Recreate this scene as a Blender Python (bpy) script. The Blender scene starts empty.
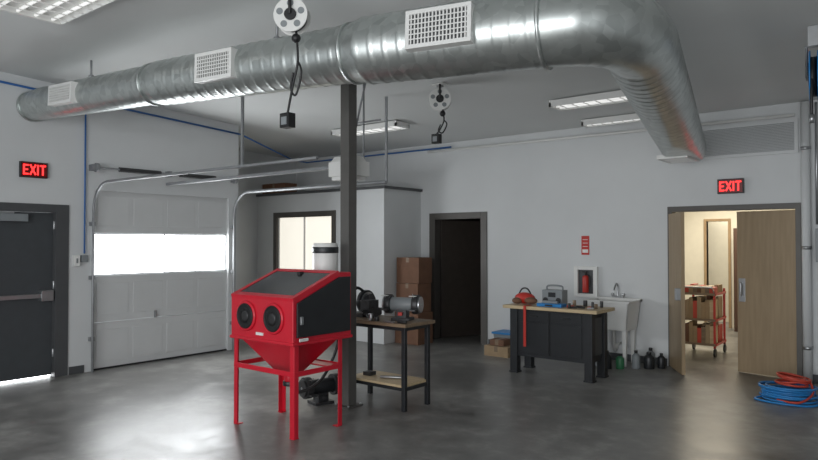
import bpy, bmesh, math, random
from mathutils import Vector, Matrix
random.seed(4)
S = bpy.context.scene
try:
    S.view_settings.view_transform = 'Standard'
except Exception as e:
    print(e)

# ------------------------------------------------------------------ materials
def mat(name, col, rough=0.5, metal=0.0, var=0.0, scale=8.0, bump=0.0, emit=0.0, ecol=None, spec=0.5):
    m = bpy.data.materials.new(name); m.use_nodes = True
    nt = m.node_tree; n = nt.nodes; l = nt.links
    b = n['Principled BSDF']
    b.inputs['Roughness'].default_value = rough
    b.inputs['Metallic'].default_value = metal
    b.inputs['Specular IOR Level'].default_value = spec
    b.inputs['Base Color'].default_value = (*col, 1)
    tc = n.new('ShaderNodeTexCoord')
    nz = n.new('ShaderNodeTexNoise'); nz.inputs['Scale'].default_value = scale; nz.inputs['Detail'].default_value = 6
    l.new(tc.outputs['Object'], nz.inputs['Vector'])
    if var > 0:
        r = n.new('ShaderNodeValToRGB')
        r.color_ramp.elements[0].position = 0.3; r.color_ramp.elements[1].position = 0.7
        r.color_ramp.elements[0].color = (*[c*(1-var) for c in col], 1)
        r.color_ramp.elements[1].color = (*[min(1, c*(1+var)) for c in col], 1)
        l.new(nz.outputs['Fac'], r.inputs['Fac']); l.new(r.outputs['Color'], b.inputs['Base Color'])
    if bump > 0:
        bp = n.new('ShaderNodeBump'); bp.inputs['Strength'].default_value = bump; bp.inputs['Distance'].default_value = 0.01
        l.new(nz.outputs['Fac'], bp.inputs['Height']); l.new(bp.outputs['Normal'], b.inputs['Normal'])
    if emit > 0:
        b.inputs['Emission Color'].default_value = (*(ecol or col), 1)
        b.inputs['Emission Strength'].default_value = emit
    return m

M = {}
M['wall'] = mat('wall_paint', (0.62, 0.635, 0.64), 0.7, var=0.03, scale=1.5, bump=0.03)
M['ceil'] = mat('ceiling_paint', (0.66, 0.675, 0.67), 0.85, var=0.02, scale=1.0)
M['garage'] = mat('garage_panel', (0.60, 0.61, 0.61), 0.5, var=0.02, scale=3)
M['glow'] = mat('daylit_glass_and_gap', (1, 1, 1), 0.3, emit=8.0, ecol=(0.95, 0.98, 1.0))
M['glow2'] = mat('daylit_blind', (1, 0.96, 0.85), 0.5, emit=0.75, ecol=(1.0, 0.95, 0.84))
M['tube'] = mat('fluorescent_tube', (1, 1, 1), 0.4, emit=0.5, ecol=(1, 1, 0.97))
M['dgrey'] = mat('dark_grey_paint', (0.07, 0.073, 0.077), 0.45, var=0.05)
M['door'] = mat('charcoal_door', (0.055, 0.062, 0.068), 0.4, var=0.05)
M['frame'] = mat('bronze_frame', (0.085, 0.078, 0.070), 0.45, var=0.05)
M['post'] = mat('post_paint', (0.10, 0.096, 0.09), 0.5, var=0.08)
M['black'] = mat('black_plastic', (0.012, 0.012, 0.013), 0.45)
M['blackm'] = mat('black_metal', (0.022, 0.024, 0.027), 0.4, 0.2, var=0.1)
M['red'] = mat('red_enamel', (0.58, 0.012, 0.030), 0.33, var=0.06, scale=4)
M['red2'] = mat('red_plastic', (0.50, 0.03, 0.02), 0.4)
M['hole'] = mat('glove_rubber', (0.008, 0.008, 0.009), 0.55)
M['tint'] = mat('tinted_glass', (0.03, 0.032, 0.035), 0.15)
M['steel'] = mat('steel', (0.42, 0.43, 0.44), 0.35, 0.9, var=0.1)
M['track'] = mat('galvanised_track', (0.30, 0.31, 0.32), 0.5, 0.6, var=0.1)
M['castiron'] = mat('cast_iron', (0.05, 0.05, 0.052), 0.45, 0.5, var=0.2, scale=20)
M['white'] = mat('white_plastic', (0.74, 0.74, 0.72), 0.4)
M['greyp'] = mat('grey_plastic', (0.22, 0.24, 0.25), 0.45)
M['blue'] = mat('blue_pipe', (0.03, 0.13, 0.38), 0.4)
M['bluep'] = mat('blue_hose', (0.02, 0.20, 0.50), 0.4)
M['orange'] = mat('orange_cord', (0.52, 0.06, 0.035), 0.45)
M['card'] = mat('cardboard', (0.17, 0.085, 0.05), 0.8, var=0.12)
M['card2'] = mat('cardboard_light', (0.34, 0.24, 0.14), 0.8, var=0.1)
M['brown'] = mat('brown_laminate', (0.07, 0.035, 0.022), 0.5)
M['sdoor'] = mat('dark_stained_door', (0.045, 0.036, 0.030), 0.5, var=0.1)
M['hallw'] = mat('hall_paint', (0.72, 0.69, 0.60), 0.7, var=0.03)
M['dark'] = mat('unlit_room_shade', (0.08, 0.07, 0.062), 0.8)  # darkness of the unlit storeroom put into its wall colour
M['green'] = mat('green_bottle', (0.03, 0.16, 0.07), 0.4)
M['exitred'] = mat('exit_letters', (1, 0.02, 0.02), 0.5, emit=2.6, ecol=(1, 0.03, 0.03))
M['exitbk'] = mat('exit_face', (0.05, 0.0, 0.0), 0.4, emit=0.05, ecol=(1, 0, 0))
M['paper'] = mat('paper', (0.75, 0.75, 0.73), 0.7)

def wood(name, c1, c2, rough=0.45, sc=(1, 14, 14)):
    m = bpy.data.materials.new(name); m.use_nodes = True
    nt = m.node_tree; n = nt.nodes; l = nt.links; b = n['Principled BSDF']
    tc = n.new('ShaderNodeTexCoord'); mp = n.new('ShaderNodeMapping'); mp.inputs['Scale'].default_value = sc
    nz = n.new('ShaderNodeTexNoise'); nz.inputs['Scale'].default_value = 2; nz.inputs['Detail'].default_value = 8
    r = n.new('ShaderNodeValToRGB'); r.color_ramp.elements[0].position = .3; r.color_ramp.elements[1].position = .7
    r.color_ramp.elements[0].color = (*c1, 1); r.color_ramp.elements[1].color = (*c2, 1)
    l.new(tc.outputs['Object'], mp.inputs['Vector']); l.new(mp.outputs['Vector'], nz.inputs['Vector'])
    l.new(nz.outputs['Fac'], r.inputs['Fac']); l.new(r.outputs['Color'], b.inputs['Base Color'])
    b.inputs['Roughness'].default_value = rough
    return m
M['wood'] = wood('door_maple', (0.31, 0.225, 0.13), (0.38, 0.28, 0.17), sc=(14, 14, 1))
M['wood2'] = wood('bench_wood', (0.48, 0.36, 0.21), (0.60, 0.47, 0.29))
M['wood3'] = wood('worn_wood', (0.16, 0.11, 0.07), (0.27, 0.19, 0.12))

def floor_mat():
    m = bpy.data.materials.new('polished_concrete'); m.use_nodes = True
    nt = m.node_tree; n = nt.nodes; l = nt.links; b = n['Principled BSDF']
    tc = n.new('ShaderNodeTexCoord')
    def noise(s, d, dist=0.0, rg=.55):
        z = n.new('ShaderNodeTexNoise'); z.inputs['Scale'].default_value = s; z.inputs['Detail'].default_value = d
        z.inputs['Distortion'].default_value = dist; z.inputs['Roughness'].default_value = rg
        l.new(tc.outputs['Object'], z.inputs['Vector']); return z
    a = noise(0.8, 8, 0.4, .58); c = noise(4.0, 9, 0.2, .65)
    mx = n.new('ShaderNodeMix'); mx.data_type = 'FLOAT'; mx.inputs[0].default_value = 0.45
    l.new(a.outputs['Fac'], mx.inputs[2]); l.new(c.outputs['Fac'], mx.inputs[3])
    r = n.new('ShaderNodeValToRGB'); e = r.color_ramp.elements
    e[0].position = 0.36; e[0].color = (0.10, 0.098, 0.094, 1)
    e[1].position = 0.64; e[1].color = (0.31, 0.305, 0.29, 1)
    k = e.new(0.5); k.color = (0.175, 0.171, 0.163, 1)
    l.new(mx.outputs[0], r.inputs['Fac']); l.new(r.outputs['Color'], b.inputs['Base Color'])
    rr = n.new('ShaderNodeMapRange'); rr.inputs['From Min'].default_value = .36; rr.inputs['From Max'].default_value = .64
    rr.inputs['To Min'].default_value = 0.28; rr.inputs['To Max'].default_value = 0.42
    l.new(mx.outputs[0], rr.inputs['Value']); l.new(rr.outputs['Result'], b.inputs['Roughness'])
    b.inputs['Specular IOR Level'].default_value = 0.33
    bp = n.new('ShaderNodeBump'); bp.inputs['Strength'].default_value = 0.05; bp.inputs['Distance'].default_value = 0.01
    l.new(c.outputs['Fac'], bp.inputs['Height']); l.new(bp.outputs['Normal'], b.inputs['Normal'])
    return m
M['floor'] = floor_mat()
def duct_mat():
    m = bpy.data.materials.new('galvanised_steel'); m.use_nodes = True
    nt = m.node_tree; n = nt.nodes; l = nt.links; b = n['Principled BSDF']
    tc = n.new('ShaderNodeTexCoord'); v = n.new('ShaderNodeTexVoronoi'); v.inputs['Scale'].default_value = 14
    l.new(tc.outputs['Object'], v.inputs['Vector'])
    r = n.new('ShaderNodeValToRGB'); r.color_ramp.elements[0].color = (0.46, 0.49, 0.48, 1); r.color_ramp.elements[1].color = (0.64, 0.67, 0.655, 1)
    l.new(v.outputs['Color'], r.inputs['Fac']); l.new(r.outputs['Color'], b.inputs['Base Color'])
    b.inputs['Metallic'].default_value = 0.88; b.inputs['Roughness'].default_value = 0.33
    return m
M['duct'] = duct_mat()

# ------------------------------------------------------------------ builder
class B:
    def __init__(s, name, parent=None):
        s.name = name; s.bm = bmesh.new(); s.mats = []; s.parent = parent
    def mi(s, m):
        if m not in s.mats: s.mats.append(m)
        return s.mats.index(m)
    def _f(s, faces, m, smooth=False):
        k = s.mi(m)
        for f in faces: f.material_index = k; f.smooth = smooth
    def box(s, x0, x1, y0, y1, z0, z1, m, rot=None, piv=None):
        vs = [s.bm.verts.new((x, y, z)) for x in (x0, x1) for y in (y0, y1) for z in (z0, z1)]
        idx = [(0, 1, 3, 2), (4, 6, 7, 5), (0, 4, 5, 1), (2, 3, 7, 6), (0, 2, 6, 4), (1, 5, 7, 3)]
        s._f([s.bm.faces.new([vs[i] for i in q]) for q in idx], m)
        if rot is not None:
            p = Vector(piv) if piv else Vector(((x0+x1)/2, (y0+y1)/2, (z0+z1)/2))
            for v in vs: v.co = p + rot @ (v.co - p)
        return vs
    def prism(s, poly, axis, a0, a1, m):
        def P(p, a):
            return {'x': (a, p[0], p[1]), 'y': (p[0], a, p[1]), 'z': (p[0], p[1], a)}[axis]
        A = [s.bm.verts.new(P(p, a0)) for p in poly]; C = [s.bm.verts.new(P(p, a1)) for p in poly]
        n = len(poly); fs = [s.bm.faces.new(A), s.bm.faces.new(C[::-1])]
        for i in range(n): fs.append(s.bm.faces.new([A[i], C[i], C[(i+1) % n], A[(i+1) % n]]))
        s._f(fs, m)
    def hexa(s, bot, top, m):
        A = [s.bm.verts.new(p) for p in bot]; C = [s.bm.verts.new(p) for p in top]
        fs = [s.bm.faces.new(A), s.bm.faces.new(C[::-1])]
        for i in range(4): fs.append(s.bm.faces.new([A[i], C[i], C[(i+1) % 4], A[(i+1) % 4]]))
        s._f(fs, m)
    def tube(s, pts, r, m, seg=10, caps=True, smooth=True):
        pts = [Vector(p) for p in pts]; n = len(pts)
        rs = r if isinstance(r, (list, tuple)) else [r]*n
        T = []
        for i in range(n):
            t = (pts[min(i+1, n-1)] - pts[max(i-1, 0)])
            T.append(t.normalized() if t.length > 1e-9 else T[-1])
        u = T[0].orthogonal().normalized()
        rings = []
        for i in range(n):
            u = (u - T[i]*u.dot(T[i])).normalized(); w = T[i].cross(u)
            rings.append([s.bm.verts.new(pts[i] + (u*math.cos(2*math.pi*k/seg) + w*math.sin(2*math.pi*k/seg))*rs[i]) for k in range(seg)])
        fs = []
        for i in range(n-1):
            for k in range(seg):
                fs.append(s.bm.faces.new([rings[i][k], rings[i][(k+1) % seg], rings[i+1][(k+1) % seg], rings[i+1][k]]))
        s._f(fs, m, smooth)
        if caps: s._f([s.bm.faces.new(rings[0][::-1]), s.bm.faces.new(rings[-1])], m)
    def cyl(s, p0, p1, r, m, r1=None, seg=24):
        s.tube([p0, p1], [r, r if r1 is None else r1], m, seg)
    def sphere(s, c, r, m, sc=(1, 1, 1)):
        g = bmesh.ops.create_uvsphere(s.bm, u_segments=20, v_segments=12, radius=r)
        fs = set()
        for v in g['verts']:
            v.co = Vector(c) + Vector((v.co.x*sc[0], v.co.y*sc[1], v.co.z*sc[2]))
            fs.update(v.link_faces)
        s._f(fs, m, True)
    def torus(s, c, R, r, m, axis='z', sc=1, n=28, seg=8, tilt=0):
        pts = []
        for i in range(n+1):
            a = 2*math.pi*i/n; ca, sa = math.cos(a)*R, math.sin(a)*R
            p = {'z': (ca, sa*sc, tilt*ca), 'y': (ca, 0, sa), 'x': (0, ca, sa)}[axis]
            pts.append(Vector(c)+Vector(p))
        s.tube(pts, r, m, seg, caps=False)
    def done(s, bevel=0.003):
        bmesh.ops.recalc_face_normals(s.bm, faces=s.bm.faces)
        me = bpy.data.meshes.new(s.name); s.bm.to_mesh(me); s.bm.free()
        for m in s.mats: me.materials.append(M[m])
        o = bpy.data.objects.new(s.name, me); S.collection.objects.link(o)
        if bevel:
            b = o.modifiers.new('bevel', 'BEVEL'); b.width = bevel; b.segments = 2; b.limit_method = 'ANGLE'; b.angle_limit = math.radians(50)
        if s.parent: o.parent = s.parent
        return o
def empty(name):
    e = bpy.data.objects.new(name, None); S.collection.objects.link(e); return e
def smooth_pts(ctrl, n=8):
    c = [Vector(p) for p in ctrl]; c = [c[0]] + c + [c[-1]]; out = []
    for i in range(1, len(c)-2):
        for k in range(n):
            t = k/n; a, b_, d, e = c[i-1], c[i], c[i+1], c[i+2]
            out.append(0.5*((2*b_)+(-a+d)*t+(2*a-5*b_+4*d-e)*t*t+(-a+3*b_-3*d+e)*t**3))
    out.append(c[-2]); return out

# ------------------------------------------------------------------ shell
YB = 9.2; XL = -8.6; XR = 2.6; YF = -4.0; XN = -10.4
def ceil_z(x, y): return 3.40 + 0.05*(YB - y)
b = B('floor'); b.box(-10.6, XR+.2, YF, 15.2, -0.12, 0, 'floor'); b.done(0)
b = B('ceiling')
b.prism([(YF, ceil_z(0, YF)), (YB+.15, ceil_z(0, YB+.15)), (YB+.15, 4.4), (YF, 4.4)], 'x', -10.6, XR+.2, 'ceil'); b.done(0)
b = B('wall_left'); W = 'wall'
b.box(XL-.15, XL, YF, 2.55, 0, 4.2, W); b.box(XL-.15, XL, 2.55, 3.79, 2.16, 4.2, W)
b.box(XL-.15, XL, 3.79, 4.12, 0, 4.2, W); b.box(XL-.15, XL, 4.12, 6.22, 2.37, 4.2, W)
b.box(XL-.15, XL, 6.22, 6.4, 0, 4.2, W); b.done(0)
b = B('wall_left_recess')
b.box(XN-.15, XL-.15, 6.25, 6.4, 0, 4.2, W); b.box(XN-.15, XN, 6.4, YB, 0, 4.2, W); b.done(0)
b = B('wall_back')
b.box(XN-.15, -6.90, YB, YB+.15, 0, 3.6, W); b.box(-6.90, -5.72, YB, YB+.15, 2.19, 3.6, W)
b.box(-5.72, -2.83, YB, YB+.15, 0, 3.6, W); b.box(-2.83, -1.25, YB, YB+.15, 2.17, 3.6, W)
b.box(-1.25, XR+.2, YB, YB+.15, 0, 3.6, W); b.done(0)
b = B('wall_right'); b.box(XR, XR+.2, YF, YB, 0, 4.2, W); b.done(0)
XO = -7.1; YO = 8.2; HO = 2.58
b = B('wall_office')
b.box(XN, -9.9, YO, YO+.1, 0, HO, W); b.box(-8.22, XO, YO, YO+.1, 0, HO, W); b.box(-9.9, -8.22, YO, YO+.1, 2.25, HO, W)
b.box(XO-.1, XO, YO+.1, YB, 0, HO, W); b.done(0)
b = B('trim_office_cap'); b.box(XN, XO+.04, YO-.04, YB, HO, HO+.045, 'dgrey'); b.done(0)
b = B('door_1')
b.box(-9.9, -9.8, YO-.02, YO+.1, 0, 2.25, 'frame'); b.box(-8.32, -8.22, YO-.02, YO+.1, 0, 2.25, 'frame')
b.box(-9.8, -8.32, YO-.02, YO+.1, 2.15, 2.25, 'frame')
b.box(-9.8, -8.32, YO+.03, YO+.07, 0, .5, 'white'); b.box(-9.8, -8.32, YO+.045, YO+.06, .5, 2.15, 'glow2')
for x in (-9.8, -9.085, -8.35): b.box(x, x+.03, YO+.02, YO+.07, 0.5, 2.15, 'paper')
b.done()
b = B('baseboard_back')
for x0, x1 in ((-7.1, -6.92), (-5.7, -2.85), (-1.23, XR)): b.box(x0, x1, YB-.012, YB, 0, .1, 'dgrey')
b.done()
b = B('baseboard_left'); b.box(XL, XL+.012, YF, 2.53, 0, .1, 'dgrey'); b.box(XL, XL+.012, 3.81, 4.0, 0, .1, 'dgrey'); b.done()

b = B('wall_hall'); H = 'hallw'
b.box(-5.2, -5.05, YB+.15, 15, 0, 2.7, H); b.box(-0.9, -0.75, YB+.15, 15, 0, 2.7, H)
b.box(-5.2, -3.55, 14, 14.12, 0, 2.7, H); b.box(-3.15, -.9, 14, 14.12, 0, 2.7, H); b.box(-3.55, -3.15, 14, 14.12, 2.1, 2.7, H)
b.box(-5.05, -.9, 15, 15.1, 0, 2.7, H); b.box(-5.2, -.75, YB+.15, 15, 2.7, 2.8, H)
b.done(0)
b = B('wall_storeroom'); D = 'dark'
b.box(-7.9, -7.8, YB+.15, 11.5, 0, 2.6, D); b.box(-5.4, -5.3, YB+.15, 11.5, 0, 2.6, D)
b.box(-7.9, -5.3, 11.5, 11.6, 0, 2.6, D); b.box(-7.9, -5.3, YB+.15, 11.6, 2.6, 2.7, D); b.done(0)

# ------------------------------------------------------------------ doors
b = B('door_2')
b.box(XL-.15, XL+.02, 3.63, 3.79, 0, 2.16, 'dgrey'); b.box(XL-.15, XL+.02, 2.55, 2.68, 0, 2.16, 'dgrey')
b.box(XL-.15, XL+.02, 2.68, 3.63, 2.06, 2.16, 'dgrey')
b.box(XL-.09, XL-.04, 2.69, 3.62, .03, 2.055, 'door')
b.box(XL-.14, XL-.10, 2.68, 3.63, 0, .03, 'glow')  # glowing strip stands in for daylight showing under the door
b.box(XL-.04, XL+.03, 2.72, 3.58, 1.0, 1.05, 'steel'); b.box(XL-.04, XL+.045, 3.46, 3.6, .96, 1.09, 'steel')
b.box(XL-.04, XL+.045, 2.72, 2.8, .97, 1.08, 'steel')
b.box(XL-.04, XL+.04, 3.0, 3.3, 1.94, 2.03, 'greyp'); b.box(XL, XL+.03, 2.85, 3.15, 2.03, 2.05, 'steel')
for z in (.25, 1.1, 1.85): b.cyl((XL-.03, 3.63, z), (XL-.03, 3.63, z+.1), .012, 'steel', seg=10)
b.done()

b = B('garage_door')
zs = [0, .62, 1.24, 1.81, 2.40]
for i in range(4):
    if i == 2: continue
    b.box(XL-.10, XL-.05, 4.12, 6.22, zs[i]+.004, zs[i+1]-.004, 'garage')
    for k in range(4):
        y0 = 4.18+k*.51
        b.box(XL-.052, XL-.045, y0, y0+.44, zs[i]+.1, zs[i+1]-.1, 'garage')
b.box(XL-.10, XL-.05, 4.12, 6.22, 1.245, 1.26, 'garage'); b.box(XL-.10, XL-.05, 4.12, 6.22, 1.79, 1.805, 'garage')
b.box(XL-.08, XL-.07, 4.13, 6.21, 1.26, 1.79, 'glow')
for k in range(5): b.box(XL-.09, XL-.06, 4.12+k*.52, 4.132+k*.52, 1.26, 1.79, 'garage')
b.box(XL-.1, XL-.03, 4.12, 6.22, 0, .02, 'black')
b.box(XL-.05, XL-.01, 5.0, 5.02, 0.62, 0.72, 'steel')
b.done()
b = B('garage_door_track')
for y in (4.08, 6.28):
    pts = [(XL+.06, y, 0), (XL+.06, y, 1.2), (XL+.06, y, 2.1)]
    for a in range(0, 91, 15):
        r = .36; pts.append((XL+.06+r-r*math.cos(math.radians(a)), y, 2.1+r*math.sin(math.radians(a))))
    xe = -4.33 if y < 5 else -5.4
    pts.append((xe, y, 2.45))
    b.tube(pts, .017 if y < 5 else .024, 'track', 8)
    hx = -5.42 if y < 5 else xe
    b.box(hx-.015, hx+.015, y-.01, y+.01, 2.44, ceil_z(0, y)-.01, 'track')
    for z in (.4, 1.2, 1.9): b.box(XL, XL+.06, y-.03, y+.03, z, z+.05, 'track')
    b.cyl((XL+.1, y-.04 if y > 5 else y, 2.66), (XL+.1, y if y > 5 else y+.04, 2.66), .06, 'track')
b.cyl((XL+.1, 4.05, 2.66), (XL+.1, 6.3, 2.66), .014, 'track', seg=12)
b.cyl((XL+.1, 4.4, 2.66), (XL+.1, 5.0, 2.66), .032, 'castiron', seg=16); b.cyl((XL+.1, 5.3, 2.66), (XL+.1, 5.9, 2.66), .032, 'castiron', seg=16)
for y in (4.06, 5.15, 6.27): b.box(XL, XL+.12, y-.02, y+.02, 2.62, 2.7, 'track')
b.done()
b = B('garage_door_opener')
b.box(XL+.02, -5.0, 5.13, 5.17, 2.50, 2.54, 'track')
b.box(-5.15, -4.78, 5.02, 5.28, 2.40, 2.56, 'white'); b.prism([(5.02, 2.56), (5.28, 2.56), (5.22, 2.62), (5.08, 2.62)], 'x', -5.12, -4.82, 'white')
b.box(-5.12, -4.82, 5.04, 5.26, 2.36, 2.40, 'white')
b.tube([(-4.85, 5.04, 2.6), (-4.55, 5.04, ceil_z(0, 5.04)-.01)], .011, 'track', 6)
b.tube([(-4.85, 5.26, 2.6), (-4.85, 5.26, ceil_z(0, 5.26)-.01)], .011, 'track', 6)
b.tube([(-5.0, 5.26, 3.0), (-4.6, 5.26, 3.0)], .01, 'track', 6)
b.done()

b = B('door_3')
b.box(-6.90, -6.78, YB-.02, YB+.15, 0, 2.19, 'frame'); b.box(-5.84, -5.72, YB-.02, YB+.15, 0, 2.19, 'frame'); b.box(-6.78, -5.84, YB-.02, YB+.15, 2.08, 2.19, 'frame')
R = Matrix.Rotation(math.radians(66), 3, 'Z')
b.box(-6.77, -5.87, YB+.09, YB+.13, .01, 2.07, 'sdoor', rot=R, piv=(-6.77, YB+.13, 0))
b.box(-5.95, -5.91, YB+.05, YB+.18, 1.0, 1.03, 'steel', rot=R, piv=(-6.77, YB+.13, 0))
b.done()
b = B('door_4')
b.box(-2.83, -2.77, YB-.02, YB+.15, 0, 2.17, 'frame'); b.box(-1.31, -1.25, YB-.02, YB+.15, 0, 2.17, 'frame'); b.box(-2.77, -1.31, YB-.02, YB+.15, 2.10, 2.17, 'frame')
R = Matrix.Rotation(math.radians(-60), 3, 'Z'); pv = (-2.77, YB-.02, 0)
b.box(-2.77, -2.13, YB-.065, YB-.02, .015, 2.07, 'wood', rot=R, piv=pv)
b.box(-2.24, -2.16, YB-.12, YB-.065, .95, 1.1, 'steel', rot=R, piv=pv)
R = Matrix.Rotation(math.radians(-9), 3, 'Z'); pv = (-1.31, YB+.0, 0)
b.box(-2.0, -1.31, YB, YB+.045, .015, 2.085, 'wood', rot=R, piv=pv)
b.box(-1.98, -1.90, YB-.008, YB, .92, 1.22, 'steel', rot=R, piv=pv); b.tube([R @ (Vector(p)-Vector(pv))+Vector(pv) for p in [(-1.94, YB-.0, 1.0), (-1.94, YB-.05, 1.0), (-1.94, YB-.05, 1.16), (-1.94, YB-.0, 1.16)]], .01, 'steel')
b.done()

b = B('steel_post'); b.box(-4.79, -4.67, 4.84, 4.96, .015, ceil_z(0, 4.97)-.002, 'post'); b.box(-4.84, -4.62, 4.79, 5.01, 0, .015, 'post')
for x in (-4.82, -4.64):
    for y in (4.81, 4.99): b.cyl((x, y, .015), (x, y, .03), .012, 'steel', seg=6)
b.done()

# ------------------------------------------------------------------ duct
ctrl = [(-8.58, 3.35, 3.35, .17), (-8.25, 3.36, 3.345, .185), (-5.95, 3.44, 3.24, .19), (-5.8, 3.45, 3.235, .21), (-3.6, 3.80, 3.20, .228), (-3.45, 3.82, 3.20, .258),
        (-2.1, 4.16, 3.19, .272)]
def seg_pts(a, c):
    a = Vector(a); c = Vector(c); L = (c-a).xyz.length; n = max(1, int(L/.015))
    return [a.lerp(c, i/n) for i in range(n)]
path = []
for i in range(len(ctrl)-1): path += seg_pts(ctrl[i], ctrl[i+1])
p0, p1, p2 = Vector(ctrl[-1]), Vector((-1.60, 4.28, 3.19, .278)), Vector((-1.71, 4.90, 3.18, .272))
for i in range(32):
    t = i/32; path.append(p0*(1-t)**2+p1*2*t*(1-t)+p2*t*t)
E1 = (-2.44, 8.62, 2.865, .25)
path += seg_pts(p2, E1)
path.append(Vector(E1))
pts = []; rs = []; s_ = 0
for i, p in enumerate(path):
    if i: s_ += (p.xyz-path[i-1].xyz).length
    pitch = .12
    ph = (s_ % pitch)/pitch
    rs.append(p.w + (.005 if ph < .13 else 0)); pts.append(p.xyz)
duct = empty('spiral_air_duct')
ZC = 2.715
b = B('duct_shell', duct); b.tube(pts, rs, 'duct', 48, caps=True)
for v in b.bm.verts:
    if v.co.y > 6 and v.co.z < ZC: v.co.z = ZC
for k in (0, 2, 4, 6):
    c = Vector(ctrl[k]); n = Vector(ctrl[min(k+1, 6)]); d = (n.xyz-c.xyz).normalized() if k < 6 else Vector((.97, .23, 0))
    b.tube([c.xyz-d*.012, c.xyz+d*.012], c.w+.018, 'duct', 48)
b.done(0)
b = B('outlet_frame', duct)
b.box(-2.62, -2.26, 8.10, 8.14, ZC-.02, ZC+.03, 'white'); b.box(-2.62, -2.26, 8.58, 8.62, ZC-.02, ZC+.03, 'white')
b.box(-2.62, -2.59, 8.14, 8.58, ZC-.02, ZC+.03, 'white'); b.box(-2.29, -2.26, 8.14, 8.58, ZC-.02, ZC+.03, 'white')
b.box(-2.59, -2.29, 8.14, 8.58, ZC-.005, ZC, 'dgrey')
for i in range(9): b.box(-2.59, -2.29, 8.17+i*.046, 8.176+i*.046, ZC-.018, ZC-.004, 'white')
b.done(0)
def vent(c, d, w, h, n, rad):
    d = Vector(d).normalized(); n = Vector(n); n = (n-d*n.dot(d)).normalized(); u = n.cross(d).normalized()
    if u.z < 0: u = -u
    R = Matrix((d, -n, u)).transposed()
    if R.determinant() < 0: R = Matrix((-d, -n, u)).transposed()
    o = Vector(c)+n*rad
    v = B('vent_register', duct)
    def bx(x0, x1, y0, y1, z0, z1, m):
        vs = v.box(x0, x1, y0, y1, z0, z1, m)
        for q in vs: q.co = o + R @ q.co
    f = .03
    bx(-w/2, w/2, -.022, .09, h/2-f, h/2, 'white'); bx(-w/2, w/2, -.022, .09, -h/2, -h/2+f, 'white')
    bx(-w/2, -w/2+f, -.022, .09, -h/2+f, h/2-f, 'white'); bx(w/2-f, w/2, -.022, .09, -h/2+f, h/2-f, 'white')
    bx(-w/2+f, w/2-f, -.004, .0, -h/2+f, h/2-f, 'dgrey')
    k = int((w-2*f)/.026)
    for i in range(k):
        x = -w/2+f+(i+.5)*(w-2*f)/k
        bx(x-.005, x+.005, -.018, -.006, -h/2+f, h/2-f, 'white')
    for i in range(1, 6):
        z = -h/2+f+i*(h-2*f)/6
        bx(-w/2+f, w/2-f, -.022, -.017, z-.004, z+.004, 'white')
    v.done(0)
vent((-2.78, 3.988, 3.195), (1, .25, 0), .50, .28, (-.1, -1, .06), .278)
vent((-4.90, 3.593, 3.22), (1, .16, 0), .44, .25, (0, -1, .02), .236)
vent((-7.43, 3.387, 3.305), (1, .035, -.045), .52, .22, (0, -1, .02), .205)
b = B('duct_hangers', duct)
for (x, y, z, r) in ((-7.2, 3.40, 3.30, .19), (-4.4, 3.67, 3.2, .228), (-2.6, 4.03, 3.19, .265), (-1.95, 6.0, 3.1, .265), (-2.25, 7.6, 2.97, .25)):
    b.tube([(x, y, z+r), (x, y, ceil_z(x, y)-.005)], .012, 'track', 6)
    b.tube([(x, y, z+r), (x, y, z+r+.03)], .03, 'track', 8)
b.done(0)

# ------------------------------------------------------------------ sandblasting cabinet
cab = empty('sandblasting_cabinet')
b = B('cabinet_body', cab)
x0, x1 = -5.11, -4.25; YR = 4.44
prof = [(3.73, .81), (3.73, 1.19), (4.28, 1.41), (YR, 1.41), (YR, .81)]
b.prism(prof, 'x', x0, x1, 'red')
b.box(x0-.012, x1+.012, 3.718, YR+.012, .80, .83, 'red')
b.done(.008)
b = B('viewing_window', cab)
def slope(y, off=0): return 1.19+(y-3.73)*.22/.55+off
b.prism([(3.79, slope(3.79)-.01), (4.24, slope(4.24)-.01), (4.235, slope(4.24)+.012), (3.785, slope(3.79)+.012)], 'x', x0+.05, x1-.05, 'tint')
for xa, xb_ in ((x0, x0+.05), (x1-.05, x1)):
    b.prism([(3.73, slope(3.73)-.01), (4.28, slope(4.28)-.01), (4.275, slope(4.28)+.018), (3.725, slope(3.73)+.018)], 'x', xa, xb_, 'red')
for ya, yb_ in ((3.73, 3.785), (4.235, 4.28)):
    b.prism([(ya, slope(ya)-.01), (yb_, slope(yb_)-.01), (yb_-.005, slope(yb_)+.018), (ya-.005, slope(ya)+.018)], 'x', x0+.05, x1-.05, 'red')
b.box(-4.70, -4.66, 4.17, 4.22, slope(4.19), slope(4.19)+.035, 'castiron')
b.done(.002)
b = B('side_door', cab)
b.prism([(3.765, .87), (3.765, 1.165), (4.27, 1.37), (4.41, 1.37), (4.41, .87)], 'x', x1, x1+.02, 'blackm')
b.box(x1, x1+.035, 3.79, 3.82, .98, 1.05, 'steel'); b.box(x1+.02, x1+.03, 3.78, 3.88, .835, .862, 'paper'); b.done()
b = B('glove_ports', cab)
for hx in (-4.88, -4.50):
    b.torus((hx, 3.725, 1.02), .122, .017, 'red', 'y')
    b.torus((hx, 3.712, 1.02), .105, .012, 'hole', 'y')
    b.cyl((hx, 3.735, 1.02), (hx, 3.705, 1.02), .105, 'hole', seg=32)
    b.tube([(hx, 3.706, 1.02), (hx, 3.700, 1.02)], [.07, .03], 'castiron', 24)
b.box(-4.74, -4.64, 3.722, 3.732, .86, .885, 'paper')
b.done(0)
b = B('hopper', cab)
b.hexa([(-5.04, 3.78, .805), (-4.32, 3.78, .805), (-4.32, 4.36, .805), (-5.04, 4.36, .805)], [(-4.76, 4.0, .47), (-4.60, 4.0, .47), (-4.60, 4.14, .47), (-4.76, 4.14, .47)], 'red')
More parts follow.
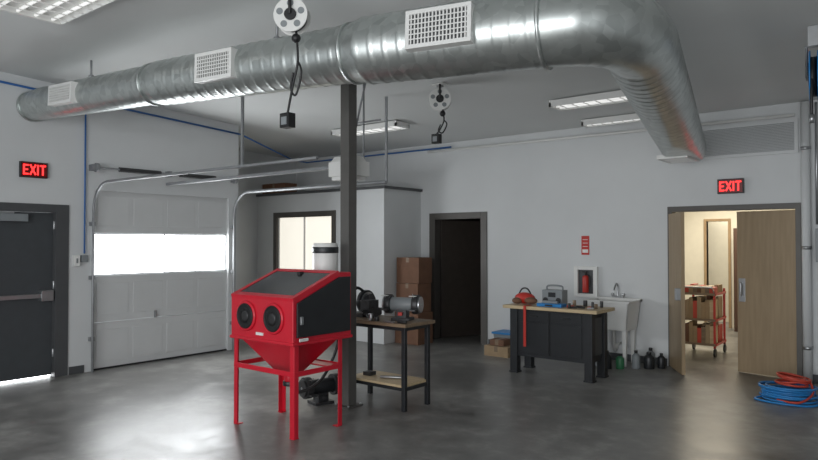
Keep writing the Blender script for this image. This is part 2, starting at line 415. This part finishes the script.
b.cyl((-4.68, 4.07, .47), (-4.68, 4.07, .40), .05, 'red'); b.cyl((-4.68, 4.07, .40), (-4.68, 4.07, .36), .065, 'blackm')
b.tube(smooth_pts([(-4.68, 4.07, .38), (-4.6, 4.1, .3), (-4.5, 4.3, .4), (-4.45, 4.46, .7), (-4.45, 4.46, .95)]), .015, 'black', 8); b.done()
b = B('legs', cab)
for lx in (-5.10, -4.27):
    for ly in (3.76, 4.34):
        sx = 1 if lx < -4.7 else -1; sy = 1 if ly < 4 else -1
        b.box(min(lx, lx+sx*.05), max(lx, lx+sx*.05), ly-.004, ly+.004, 0, .88, 'red')
        b.box(lx-.004, lx+.004, min(ly, ly+sy*.05), max(ly, ly+sy*.05), 0, .88, 'red')
        b.box(min(lx, lx+sx*.06), max(lx, lx+sx*.06), min(ly, ly+sy*.06), max(ly, ly+sy*.06), 0, .008, 'red')
for ly in (3.76, 4.34): b.box(-5.10, -4.27, ly-.006, ly+.006, .53, .575, 'red')
for lx in (-5.10, -4.27): b.box(lx-.006, lx+.006, 3.76, 4.34, .53, .575, 'red')
b.box(-5.09, -4.28, 4.18, 4.33, .555, .567, 'red')
b.done()
b = B('dust_collector', cab)
c = (-4.745, 4.585)
b.cyl((*c, 1.15), (*c, 1.58), .125, 'white', seg=32); b.cyl((*c, 1.58), (*c, 1.64), .131, 'blackm', seg=32); b.cyl((*c, 1.64), (*c, 1.68), .128, 'white', r1=.115, seg=32)
b.cyl((*c, 1.10), (*c, 1.15), .13, 'blackm', seg=32)
b.box(-4.80, -4.64, 4.44, 4.5, 1.10, 1.3, 'blackm'); b.done()

# ------------------------------------------------------------------ steel work table
b = B('work_table')
TX0, TX1, TY0, TY1 = -4.93, -4.13, 5.08, 5.46
for x in (TX0, TX1):
    for y in (TY0, TY1):
        b.box(x-.022, x+.022, y-.022, y+.022, 0, .84, 'blackm')
for y in (TY0, TY1): b.box(TX0, TX1, y-.018, y+.018, .80, .84, 'blackm'); b.box(TX0, TX1, y-.015, y+.015, .20, .235, 'blackm')
for x in (TX0, TX1): b.box(x-.018, x+.018, TY0, TY1, .80, .84, 'blackm'); b.box(x-.015, x+.015, TY0, TY1, .20, .235, 'blackm')
b.box(TX0-.06, TX1+.06, TY0-.06, TY1+.06, .84, .875, 'wood3'); b.box(TX0+.03, TX1-.0, TY0-.02, TY1+.02, .235, .26, 'wood2')
b.done()
def grinder(name, x, y, z, s=1.0, ang=0.0, body='greyp'):
    b = B(name); g = lambda px, py, pz: (x+(px*math.cos(ang)-py*math.sin(ang))*s, y+(px*math.sin(ang)+py*math.cos(ang))*s, z+pz*s)
    def bx(a, c, d, e, f, h, m):
        vs = b.box(a, c, d, e, f, h, m)
        for v in vs: v.co = Vector(g(*v.co))
    bx(-.09, .09, -.08, .08, 0, .025, 'castiron'); bx(-.05, .05, -.05, .05, .025, .10, 'castiron')
    b.cyl(g(-.11, 0, .15), g(.11, 0, .15), .065*s, body); b.cyl(g(-.19, 0, .15), g(.19, 0, .15), .012*s, 'steel')
    for q in (-1, 1):
        b.cyl(g(q*.11, 0, .15), g(q*.165, 0, .15), .092*s, 'castiron'); b.cyl(g(q*.165, 0, .15), g(q*.185, 0, .15), .075*s, 'steel' if body == 'greyp' else 'castiron')
        bx(q*.14-.03, q*.14+.03, -.15, -.09, .10, .115, 'castiron')
        b.tube([g(q*.14, -.09, .22), g(q*.14, -.13, .26)], .004*s, 'steel', 6)
        bx(q*.14-.035, q*.14+.035, -.14, -.10, .235, .24, 'white' if body == 'greyp' else 'castiron')
    bx(-.02, .02, -.085, -.06, .05, .08, 'red2' if body == 'greyp' else 'castiron')
    b.done(.002)
grinder('bench_grinder', -4.33, 5.30, .876, 1.1, math.radians(20))
grinder('pedestal_grinder', -5.03, 4.80, .001, 1.2, math.radians(75), 'blackm')
b = B('bench_vise')
vx = -4.72
b.cyl((vx, 5.26, .876), (vx, 5.26, .905), .065, 'castiron'); b.box(vx-.05, vx+.05, 5.18, 5.36, .905, .98, 'castiron')
b.box(vx-.065, vx+.065, 5.24, 5.29, .98, 1.07, 'castiron'); b.box(vx-.065, vx+.065, 5.14, 5.19, .95, 1.07, 'castiron'); b.box(vx-.03, vx+.03, 5.08, 5.26, .93, .97, 'castiron')
b.cyl((vx, 5.08, .95), (vx, 5.01, .95), .015, 'steel'); b.cyl((vx-.07, 5.03, .95), (vx+.07, 5.03, .95), .008, 'steel')
b.done()
b = B('chop_saw')
b.box(-4.98, -4.81, 5.2, 5.5, .876, .92, 'castiron'); b.cyl((-4.93, 5.36, 1.03), (-4.88, 5.36, 1.03), .13, 'blackm'); b.cyl((-4.875, 5.36, 1.03), (-4.87, 5.36, 1.03), .11, 'steel')
b.cyl((-4.87, 5.36, 1.05), (-4.81, 5.36, 1.07), .055, 'castiron'); b.tube(smooth_pts([(-4.91, 5.32, 1.15), (-4.91, 5.22, 1.19), (-4.91, 5.14, 1.12)]), .016, 'black'); b.box(-4.93, -4.88, 5.44, 5.48, .9, 1.05, 'castiron')
b.done()
b = B('hand_tools')
b.cyl((-4.20, 5.06, .89), (-4.10, 5.08, .89), .014, 'black', seg=10); b.box(-4.36, -4.24, 5.04, 5.07, .876, .89, 'steel')
b.cyl((-4.56, 5.06, .876), (-4.56, 5.06, .95), .022, 'steel', seg=14); b.cyl((-4.49, 5.07, .876), (-4.49, 5.07, .92), .028, 'castiron', seg=14)
b.done(.002)
b = B('shelf_tools'); b.box(-4.80, -4.70, 5.2, 5.3, .261, .30, 'castiron'); b.cyl((-4.55, 5.2, .275), (-4.35, 5.3, .275), .014, 'steel', seg=10); b.done(.002)

# ------------------------------------------------------------------ black cabinet workbench
b = B('workbench')
b.box(-4.40, -3.12, 7.45, 8.02, .83, .87, 'wood2')
b.box(-4.28, -3.24, 7.52, 7.97, .22, .83, 'blackm')
for x in (-4.32, -3.30):
    for y in (7.50, 7.88):
        b.box(x, x+.10, y, y+.10, 0, .83, 'blackm')
        b.box(x-.01, x+.11, y-.01, y+.11, 0, .02, 'blackm')
b.box(-3.77, -3.765, 7.505, 7.52, .26, .8, 'black')
for x in (-4.18, -3.74): b.box(x, x+.40, 7.508, 7.52, .27, .66, 'blackm'); b.box(x, x+.40, 7.508, 7.52, .69, .80, 'blackm'); b.cyl((x+.14, 7.495, .745), (x+.26, 7.495, .745), .008, 'castiron', seg=8)
b.box(-3.235, -3.225, 7.62, 7.87, .3, .76, 'dgrey')
b.done()
b = B('red_strap'); b.box(-4.09, -4.055, 7.438, 7.446, .36, .874, 'red2'); b.box(-4.09, -4.055, 7.44, 7.60, .872, .878, 'red2'); b.done(0)
b = B('tool_bag')
b.sphere((-4.22, 7.72, .95), .125, 'red2', (1.15, .75, .6)); b.sphere((-4.10, 7.66, .925), .075, 'card', (1.2, .9, .6)); b.sphere((-4.29, 7.64, .918), .07, 'card', (1, 1, .6))
b.tube(smooth_pts([(-4.32, 7.72, .98), (-4.26, 7.72, 1.07), (-4.18, 7.72, 1.07), (-4.12, 7.72, .98)]), .01, 'black'); b.done(0)
b = B('jobsite_radio')
b.box(-3.98, -3.70, 7.74, 7.90, .871, 1.07, 'greyp'); b.tube(smooth_pts([(-3.95, 7.82, 1.07), (-3.93, 7.82, 1.12), (-3.75, 7.82, 1.12), (-3.73, 7.82, 1.07)]), .012, 'greyp')
b.box(-3.89, -3.79, 7.73, 7.74, .98, 1.04, 'tint')
for x in (-3.93, -3.75): b.cyl((x, 7.74, .94), (x, 7.728, .94), .035, 'black')
b.done(.01)
b = B('drill_case'); b.box(-3.96, -3.62, 7.55, 7.70, .871, .91, 'bluep'); b.box(-3.84, -3.74, 7.535, 7.55, .88, .90, 'black'); b.cyl((-3.9, 7.62, .925), (-3.7, 7.62, .925), .02, 'greyp'); b.done()
b = B('bench_clutter')
for i in range(12):
    x = -3.55+random.random()*.36; y = 7.55+random.random()*.35
    if i % 2: b.cyl((x, y, .871), (x, y, .90+random.random()*.06), .016+random.random()*.01, random.choice(['black', 'greyp', 'castiron', 'wood3']), seg=12)
    else: b.box(x-.04, x+.04, y-.02, y+.02, .871, .885+random.random()*.02, random.choice(['black', 'red2', 'steel']))
b.done()

# ------------------------------------------------------------------ utility sink
b = B('utility_sink')
X0, X1, Y0, Y1, Z0, Z1 = -3.80, -3.20, 8.70, 9.17, .50, .86
b.hexa([(X0+.045, Y0+.045, Z0-.02), (X1-.045, Y0+.045, Z0-.02), (X1-.045, Y1-.045, Z0-.02), (X0+.045, Y1-.045, Z0-.02)], [(X0+.04, Y0+.04, Z0), (X1-.04, Y0+.04, Z0), (X1-.04, Y1-.04, Z0), (X0+.04, Y1-.04, Z0)], 'white')
b.hexa([(X0+.04, Y0+.04, Z0), (X1-.04, Y0+.04, Z0), (X1-.04, Y0+.06, Z0), (X0+.04, Y0+.06, Z0)], [(X0, Y0, Z1), (X1, Y0, Z1), (X1, Y0+.02, Z1), (X0, Y0+.02, Z1)], 'white')
b.hexa([(X0+.04, Y1-.06, Z0), (X1-.04, Y1-.06, Z0), (X1-.04, Y1-.04, Z0), (X0+.04, Y1-.04, Z0)], [(X0, Y1-.02, Z1), (X1, Y1-.02, Z1), (X1, Y1, Z1), (X0, Y1, Z1)], 'white')
b.hexa([(X0+.04, Y0+.04, Z0), (X0+.06, Y0+.04, Z0), (X0+.06, Y1-.04, Z0), (X0+.04, Y1-.04, Z0)], [(X0, Y0, Z1), (X0+.02, Y0, Z1), (X0+.02, Y1, Z1), (X0, Y1, Z1)], 'white')
b.hexa([(X1-.06, Y0+.04, Z0), (X1-.04, Y0+.04, Z0), (X1-.04, Y1-.04, Z0), (X1-.06, Y1-.04, Z0)], [(X1-.02, Y0, Z1), (X1, Y0, Z1), (X1, Y1, Z1), (X1-.02, Y1, Z1)], 'white')
b.box(X0-.02, X1+.02, Y0-.02, Y0+.02, Z1, Z1+.025, 'white'); b.box(X0-.02, X1+.02, Y1-.08, Y1+.01, Z1, Z1+.04, 'white')
b.box(X0-.02, X0+.02, Y0, Y1, Z1, Z1+.025, 'white'); b.box(X1-.02, X1+.02, Y0, Y1, Z1, Z1+.025, 'white')
for x in (X0+.06, X1-.1):
    for y in (Y0+.06, Y1-.1): b.hexa([(x, y, 0), (x+.04, y, 0), (x+.04, y+.04, 0), (x, y+.04, 0)], [(x-.01, y-.01, Z0), (x+.05, y-.01, Z0), (x+.05, y+.05, Z0), (x-.01, y+.05, Z0)], 'white')
b.cyl((-3.5, 8.95, .48), (-3.5, 8.95, .25), .022, 'white'); b.tube(smooth_pts([(-3.5, 8.95, .26), (-3.5, 9.0, .18), (-3.5, 9.1, .24), (-3.5, 9.19, .25)]), .02, 'white')
b.tube(smooth_pts([(-3.5, 9.11, .9), (-3.5, 9.11, 1.06), (-3.5, 9.05, 1.10), (-3.5, 8.97, 1.02)]), .012, 'steel'); b.box(-3.58, -3.42, 9.09, 9.13, .9, .93, 'steel')
for x in (-3.58, -3.42): b.cyl((x, 9.11, .93), (x, 9.11, .965), .02, 'steel', seg=10)
b.done()

b = B('fire_extinguisher_cabinet')
cx = -4.0
b.box(cx-.18, cx+.18, YB-.02, YB, .88, 1.33, 'white')
for a in ((cx-.18, cx-.12, .88, 1.33), (cx+.12, cx+.18, .88, 1.33)): b.box(a[0], a[1], YB-.06, YB-.02, a[2], a[3], 'white')
b.box(cx-.12, cx+.12, YB-.06, YB-.02, .88, .93, 'white'); b.box(cx-.12, cx+.12, YB-.06, YB-.02, 1.28, 1.33, 'white')
b.box(cx-.12, cx+.12, YB-.022, YB-.018, .93, 1.28, 'dgrey')
b.cyl((cx, YB-.05, .95), (cx, YB-.05, 1.17), .045, 'red2'); b.sphere((cx, YB-.05, 1.17), .045, 'red2', (1, 1, .7)); b.cyl((cx, YB-.05, 1.19), (cx, YB-.05, 1.24), .015, 'black', seg=10)
b.box(cx-.05, cx+.02, YB-.06, YB-.04, 1.24, 1.26, 'black'); b.tube(smooth_pts([(cx+.01, YB-.05, 1.22), (cx+.07, YB-.05, 1.18), (cx+.065, YB-.05, 1.03)]), .008, 'black', 6)
b.done()
b = B('fire_extinguisher_sign'); sx = -4.02
b.box(sx-.06, sx+.06, YB-.008, YB, 1.50, 1.78, 'red2'); b.box(sx-.045, sx+.045, YB-.01, YB-.007, 1.53, 1.58, 'paper')
for z in (1.62, 1.67, 1.72): b.box(sx-.04, sx+.04, YB-.01, YB-.007, z, z+.008, 'paper')
b.done(0)

b = B('cleaning_bottles')
for i, (x, y, h, r, m) in enumerate([(-3.42, 8.50, .24, .06, 'blackm'), (-3.28, 8.6, .2, .055, 'green'), (-3.12, 8.75, .24, .055, 'greyp'), (-2.98, 8.85, .22, .07, 'blackm'), (-3.02, 9.03, .25, .06, 'greyp'), (-3.55, 8.6, .18, .07, 'greyp'), (-2.86, 8.98, .2, .05, 'blackm')]):
    b.cyl((x, y, 0), (x, y, h*.7), r, m, seg=16); b.cyl((x, y, h*.7), (x, y, h*.85), r, m, r1=r*.4, seg=16); b.cyl((x, y, h*.85), (x, y, h), r*.42, 'black', seg=12)
b.done()
def carton(name, x0, x1, y0, y1, z0, z1, m='card'):
    b = B(name); b.box(x0, x1, y0, y1, z0, z1, m); xm = (x0+x1)/2
    b.box(xm-.03, xm+.03, y0-.001, y1+.001, z1-.08, z1+.002, 'wood3'); b.box(xm-.002, xm+.002, y0, y1, z1+.002, z1+.003, 'brown'); b.done(.004)
carton('cardboard_box', -7.07, -6.58, 8.45, 8.85, 0, .52); carton('cardboard_box', -7.06, -6.60, 8.47, 8.83, .526, 1.0); carton('cardboard_box', -7.06, -6.59, 8.48, 8.84, 1.006, 1.43)
carton('cardboard_box', -5.25, -4.85, 8.35, 8.68, 0, .15, 'card2'); carton('cardboard_box', -5.18, -4.95, 8.4, 8.62, .155, .24, 'card')
b = B('plastic_tote'); b.hexa([(-5.35, 8.85, 0), (-5.1, 8.85, 0), (-5.1, 9.1, 0), (-5.35, 9.1, 0)], [(-5.38, 8.82, .26), (-5.07, 8.82, .26), (-5.07, 9.13, .26), (-5.38, 9.13, .26)], 'greyp'); b.box(-5.4, -5.05, 8.80, 9.15, .26, .29, 'bluep'); b.done()
carton('cardboard_box', -10.38, -9.70, 8.3, 8.6, HO+.046, HO+.25)

# ------------------------------------------------------------------ exit signs
def exit_sign(cx, cy, cz, axis):
    root = empty('exit_sign'); b = B('housing', root)
    w, h, d = .31, .19, .05
    if axis == 'x':
        b.box(cx, cx+d, cy-w/2, cy+w/2, cz-h/2, cz+h/2, 'black'); b.box(cx+d, cx+d+.003, cy-w/2+.012, cy+w/2-.012, cz-h/2+.012, cz+h/2-.012, 'exitbk')
    else:
        b.box(cx-w/2, cx+w/2, cy-d, cy, cz-h/2, cz+h/2, 'black'); b.box(cx-w/2+.012, cx+w/2-.012, cy-d-.003, cy-d, cz-h/2+.012, cz+h/2-.012, 'exitbk')
    b.done(.004)
    b = B('letters', root); hh = .062; s = .018
    def bar(a0, z0, a1, z1):
        dv = Vector((a1-a0, z1-z0)).normalized(); pv = Vector((-dv.y, dv.x))*s/2
        q = [Vector((a0, z0))+pv, Vector((a1, z1))+pv, Vector((a1, z1))-pv, Vector((a0, z0))-pv]
        if axis == 'x': b.prism([(cy+p.x, cz+p.y) for p in q], 'x', cx+d+.003, cx+d+.008, 'exitred')
        else: b.prism([(cx+p.x, cz+p.y) for p in q], 'y', cy-d-.008, cy-d-.003, 'exitred')
    bar(-.12, -hh, -.12, hh); bar(-.12, hh-s/2, -.068, hh-s/2); bar(-.12, 0, -.075, 0); bar(-.12, -hh+s/2, -.068, -hh+s/2)
    bar(-.05, -hh, .012, hh); bar(-.05, hh, .012, -hh); bar(.038, -hh, .038, hh); bar(.06, hh-s/2, .13, hh-s/2); bar(.095, -hh, .095, hh)
    b.done(0)
exit_sign(XL, 3.36, 2.57, 'x'); exit_sign(-2.03, YB, 2.41, 'y')

# ------------------------------------------------------------------ ceiling light fixtures
def fixture(cx, cy, L=1.2, Wd=.32, tubes=3):
    b = B('fluorescent_ceiling_light'); z = ceil_z(cx, cy+Wd/2)-.003
    b.box(cx-L/2, cx+L/2, cy-Wd/2, cy+Wd/2, z-.03, z, 'white')
    b.box(cx-L/2, cx-L/2+.03, cy-Wd/2, cy+Wd/2, z-.08, z-.03, 'white'); b.box(cx+L/2-.03, cx+L/2, cy-Wd/2, cy+Wd/2, z-.08, z-.03, 'white')
    b.prism([(cy-Wd/2, z-.03), (cy-Wd/2+.04, z-.03), (cy-Wd/2+.01, z-.08), (cy-Wd/2, z-.08)], 'x', cx-L/2, cx+L/2, 'white')
    b.prism([(cy+Wd/2, z-.03), (cy+Wd/2-.04, z-.03), (cy+Wd/2-.01, z-.08), (cy+Wd/2, z-.08)], 'x', cx-L/2, cx+L/2, 'white')
    for i in range(tubes):
        y = cy-Wd/2+(i+.5+.1)*Wd/(tubes+.2); b.cyl((cx-L/2+.03, y, z-.055), (cx+L/2-.03, y, z-.055), .013, 'tube', seg=12)
    for i in range(1, 8): b.box(cx-L/2+i*L/8-.002, cx-L/2+i*L/8+.002, cy-Wd/2+.01, cy+Wd/2-.01, z-.085, z-.075, 'white')
    b.done(0)
fixture(-3.15, 7.65); fixture(-6.8, 7.5, 1.35); fixture(-5.5, 2.32, 1.25, .6, 4); fixture(-3.28, 8.8, 1.15, .2, 2)

# ------------------------------------------------------------------ cord reels
def reel(x, y, z, drop, r):
    b = B('hanging_cord_reel'); n = Vector((.55, -.8, 0)).normalized(); c = Vector((x, y, z))
    b.cyl(c-n*.06, c-n*.045, r, 'white', seg=32); b.cyl(c+n*.045, c+n*.06, r, 'white', seg=32)
    b.cyl(c-n*.045, c+n*.045, r*.8, 'black', seg=32); b.cyl(c+n*.06, c+n*.075, r*.35, 'black', seg=24)
    t = Vector((n.y, -n.x, 0))
    for k in range(5):
        a = k*math.pi*2/5+.3
        q = c+n*.0605+(t*math.cos(a)+Vector((0, 0, 1))*math.sin(a))*r*.66
        b.cyl(q, q+n*.002, r*.2, 'greyp', seg=14)
    zc = ceil_z(x, y)
    b.tube([c+n*.08, c+n*.085+Vector((0, 0, r+.03)), c-n*.085+Vector((0, 0, r+.03)), c-n*.08], .012, 'black', 8)
    b.box(x-.03, x+.03, y-.03, y+.03, z+r+.02, zc-.01, 'steel'); b.box(x-.08, x+.08, y-.06, y+.06, zc-.02, zc-.005, 'white')
    s = c - Vector((0, 0, r*.8)) + t*(-.03)
    b.sphere(s-Vector((0, 0, .06)), .035, 'black')
    end = Vector((x-.05, y, z-drop))
    b.tube(smooth_pts([s, s+Vector((.02, 0, -drop*.3)), s+Vector((-.03, 0, -drop*.5)), end+Vector((0, 0, .06))]), .009, 'black', 8)
    b.tube(smooth_pts([s+Vector((.02, 0, -drop*.3)), s+Vector((.06, 0, -drop*.42)), s+Vector((.0, 0, -drop*.62)), s+Vector((-.06, 0, -drop*.55)), s+Vector((-.03, 0, -drop*.4))]), .008, 'black', 8)
    b.box(end.x-.05, end.x+.05, end.y-.035, end.y+.035, end.z-.05, end.z+.06, 'black'); b.box(end.x-.03, end.x+.03, end.y-.04, end.y-.034, end.z-.03, end.z+.03, 'greyp')
    b.done(.002)
reel(-3.78, 3.30, 3.40, .79, .13); reel(-4.50, 6.2, 3.36, .46, .13)

# ------------------------------------------------------------------ pipes & conduits
b = B('blue_air_pipe')
b.tube([(XL+.03, 1.0, 3.69), (XL+.03, 6.42, 3.69-.05*5.42-.02)], .014, 'blue', 8)
b.tube([(XL+.03, 3.98, 3.5), (XL+.03, 3.98, 1.54)], .011, 'blue', 8); b.done(0)
b = B('blue_air_pipe')
b.tube([(XL+.03, 6.42, 3.40), (XN+.34, YB-.35, 3.33), (XN+.4, YB-.06, 3.32), (-6.4, YB-.06, 3.31)], .014, 'blue', 8)
b.done(0)
b = B('air_outlet_box'); b.box(XL, XL+.05, 3.94, 4.02, 1.43, 1.52, 'greyp'); b.done()
b = B('light_switch_box'); b.box(XL, XL+.05, 3.84, 3.92, 1.38, 1.52, 'white'); b.box(XL+.05, XL+.06, 3.87, 3.89, 1.42, 1.48, 'greyp'); b.done()
b = B('wall_conduit')
b.tube([(-6.9, YB-.05, 3.27), (-1.3, YB-.05, 3.24)], .02, 'white', 8)
b.tube([(-1.19, YB-.06, 0), (-1.19, YB-.06, 3.38)], .05, 'wall', 16)
for z in (.4, 1.6, 2.8): b.tube([(-1.19, YB-.06, z), (-1.19, YB-.06, z+.04)], .057, 'steel', 16)
b.tube([(-1.08, YB-.04, 1.9), (-1.08, YB-.04, 3.37)], .014, 'steel', 8)
b.done(0)
b = B('electrical_panel'); b.box(-1.09, -.75, YB-.11, YB, 1.45, 1.85, 'greyp'); b.box(-1.06, -.78, YB-.12, YB-.11, 1.48, 1.82, 'greyp'); b.box(-1.04, -1.01, YB-.13, YB-.12, 1.62, 1.68, 'black'); b.done()
b = B('ceiling_hose_reel')
hx, hy, hz = -.775, 6.5, 3.10
b.cyl((hx-.035, hy-.004, hz), (hx-.025, hy-.003, hz), .22, 'bluep', seg=32); b.cyl((hx+.025, hy+.003, hz), (hx+.035, hy+.004, hz), .22, 'bluep', seg=32)
b.cyl((hx-.025, hy, hz), (hx+.025, hy, hz), .17, 'black', seg=28); b.cyl((hx-.06, hy, hz), (hx+.06, hy, hz), .03, 'steel', seg=12)
b.tube([(hx-.055, hy, hz), (hx-.055, hy, hz+.26), (hx+.055, hy, hz+.26), (hx+.055, hy, hz)], .012, 'steel', 8); b.box(hx-.04, hx+.04, hy-.04, hy+.04, hz+.26, ceil_z(0, hy+.05)-.003, 'steel')
b.tube(smooth_pts([(hx, hy-.16, hz-.05), (hx, hy-.18, hz-.2), (hx, hy-.17, hz-.35)]), .012, 'black', 8); b.cyl((hx, hy-.17, hz-.35), (hx, hy-.17, hz-.42), .02, 'steel'); b.done(0)
b = B('wall_louver')
z0, z1 = 2.78, 3.20
b.box(-2.60, -1.27, YB-.03, YB, z0, z0+.04, 'wall'); b.box(-2.60, -1.27, YB-.03, YB, z1-.04, z1, 'wall'); b.box(-2.60, -2.56, YB-.03, YB, z0+.04, z1-.04, 'wall'); b.box(-1.31, -1.27, YB-.03, YB, z0+.04, z1-.04, 'wall')
b.box(-2.56, -1.31, YB-.006, YB, z0+.04, z1-.04, 'greyp')
for i in range(17):
    z = z0+.045+i*.0195; b.prism([(YB-.024, z), (YB-.021, z), (YB-.006, z+.018), (YB-.009, z+.018)], 'x', -2.56, -1.31, 'wall')
b.done(0)

# ------------------------------------------------------------------ hose coils
b = B('coiled_air_hoses')
for i in range(9):
    b.torus((-1.23+random.uniform(-.03, .03), 8.05+random.uniform(-.04, .04), .02+i*.016), .26-.012*(i % 3), .012, 'bluep', 'z', sc=.85, tilt=random.uniform(-.05, .05))
for i in range(5):
    b.torus((-1.20+random.uniform(-.04, .04), 8.15+random.uniform(-.04, .04), .16+i*.018), .15-.02*(i % 3), .013, 'orange', 'z', sc=.85, tilt=random.uniform(-.2, .2))
b.tube(smooth_pts([(-1.45, 8.0, .02), (-1.5, 7.8, .015), (-1.2, 7.72, .015), (-.95, 7.85, .015), (-.9, 8.1, .1)]), .012, 'bluep', 8)
b.tube(smooth_pts([(-1.05, 8.2, .2), (-1.0, 8.0, .1), (-1.1, 7.8, .03), (-1.3, 7.82, .03)]), .012, 'orange', 8)
b.done(0)

# ------------------------------------------------------------------ hall contents
b = B('tool_cart')
X0, X1, Y0, Y1 = -2.98, -2.50, 10.3, 10.9
for z in (.16, .52, .90):
    b.box(X0, X1, Y0, Y1, z, z+.02, 'wood3'); b.box(X0, X1, Y0-.01, Y0, z, z+.035, 'wood3'); b.box(X1, X1+.01, Y0, Y1, z, z+.035, 'red2'); b.box(X0-.01, X0, Y0, Y1, z, z+.035, 'wood3'); b.box(X0, X1, Y1, Y1+.01, z, z+.035, 'wood3')
for x in (X0, X1-.03):
    for y in (Y0, Y1-.03): b.box(x, x+.03, y, y+.03, .12, .98, 'red2'); b.cyl((x+.005, y+.015, .06), (x+.03, y+.015, .06), .06, 'black'); b.box(x+.005, x+.03, y, y+.03, .06, .14, 'steel')
b.tube([(X0+.02, Y0, .95), (X0+.02, Y0-.08, 1.02), (X1-.02, Y0-.08, 1.02), (X1-.02, Y0, .95)], .012, 'steel')
for i in range(7):
    for (zz, hm) in ((.181, .32), (.541, .34), (.921, .12)):
        for yy in (Y0+.04, Y0+.33):
            x = X0+.04+i*.058; b.box(x, x+.056, yy, yy+.24, zz, zz+hm*.7+random.random()*hm*.3, random.choice(['card2', 'wood3', 'card', 'orange', 'card2', 'wood2', 'wood']))
b.done()
b = B('hall_cabinet'); b.box(-2.95, -2.5, 13.5, 13.98, 0, 1.95, 'brown'); b.box(-2.93, -2.73, 13.48, 13.5, .08, 1.9, 'brown'); b.box(-2.71, -2.52, 13.48, 13.5, .08, 1.9, 'brown'); b.done()
b = B('trim_hall_door'); b.box(-3.6, -3.55, 13.97, 14.12, 0, 2.15, 'card2'); b.box(-3.15, -3.1, 13.97, 14.12, 0, 2.15, 'card2'); b.box(-3.55, -3.15, 13.97, 14.12, 2.1, 2.15, 'card2'); b.done()

# ------------------------------------------------------------------ lights
def area(name, loc, rot, sx, sy, e, col=(1, 1, 1)):
    L = bpy.data.lights.new(name, 'AREA'); L.shape = 'RECTANGLE'; L.size = sx; L.size_y = sy; L.energy = e; L.color = col
    o = bpy.data.objects.new(name, L); o.location = loc; o.rotation_euler = rot; S.collection.objects.link(o); return o
area('daylight_behind', (-1.2, -3.9, 1.7), (math.radians(96), 0, 0), 7, 3, 350, (0.97, 0.985, 1))
area('garage_daylight', (XL+.05, 5.17, 1.53), (0, math.radians(-90), 0), .5, 2.0, 45, (0.95, 0.98, 1))
area('hall_lamp', (-3.0, 12.2, 2.6), (0, 0, 0), 1.5, 2.5, 95, (1, .90, .72))
area('hall_end_lamp', (-3.0, 14.55, 2.6), (0, 0, 0), 1, .6, 20, (1, .93, .8))
w = bpy.data.worlds.new('sky'); S.world = w; w.use_nodes = True
w.node_tree.nodes['Background'].inputs[0].default_value = (0.90, 0.955, 1, 1); w.node_tree.nodes['Background'].inputs[1].default_value = 0.75

cam = bpy.data.cameras.new('camera'); cam.sensor_width = 36; cam.lens = 654/818*36
co = bpy.data.objects.new('camera', cam); co.location = (0, 0, 1.69)
co.rotation_euler = (math.radians(91.05), 0, math.radians(38.7)); S.collection.objects.link(co); S.camera = co
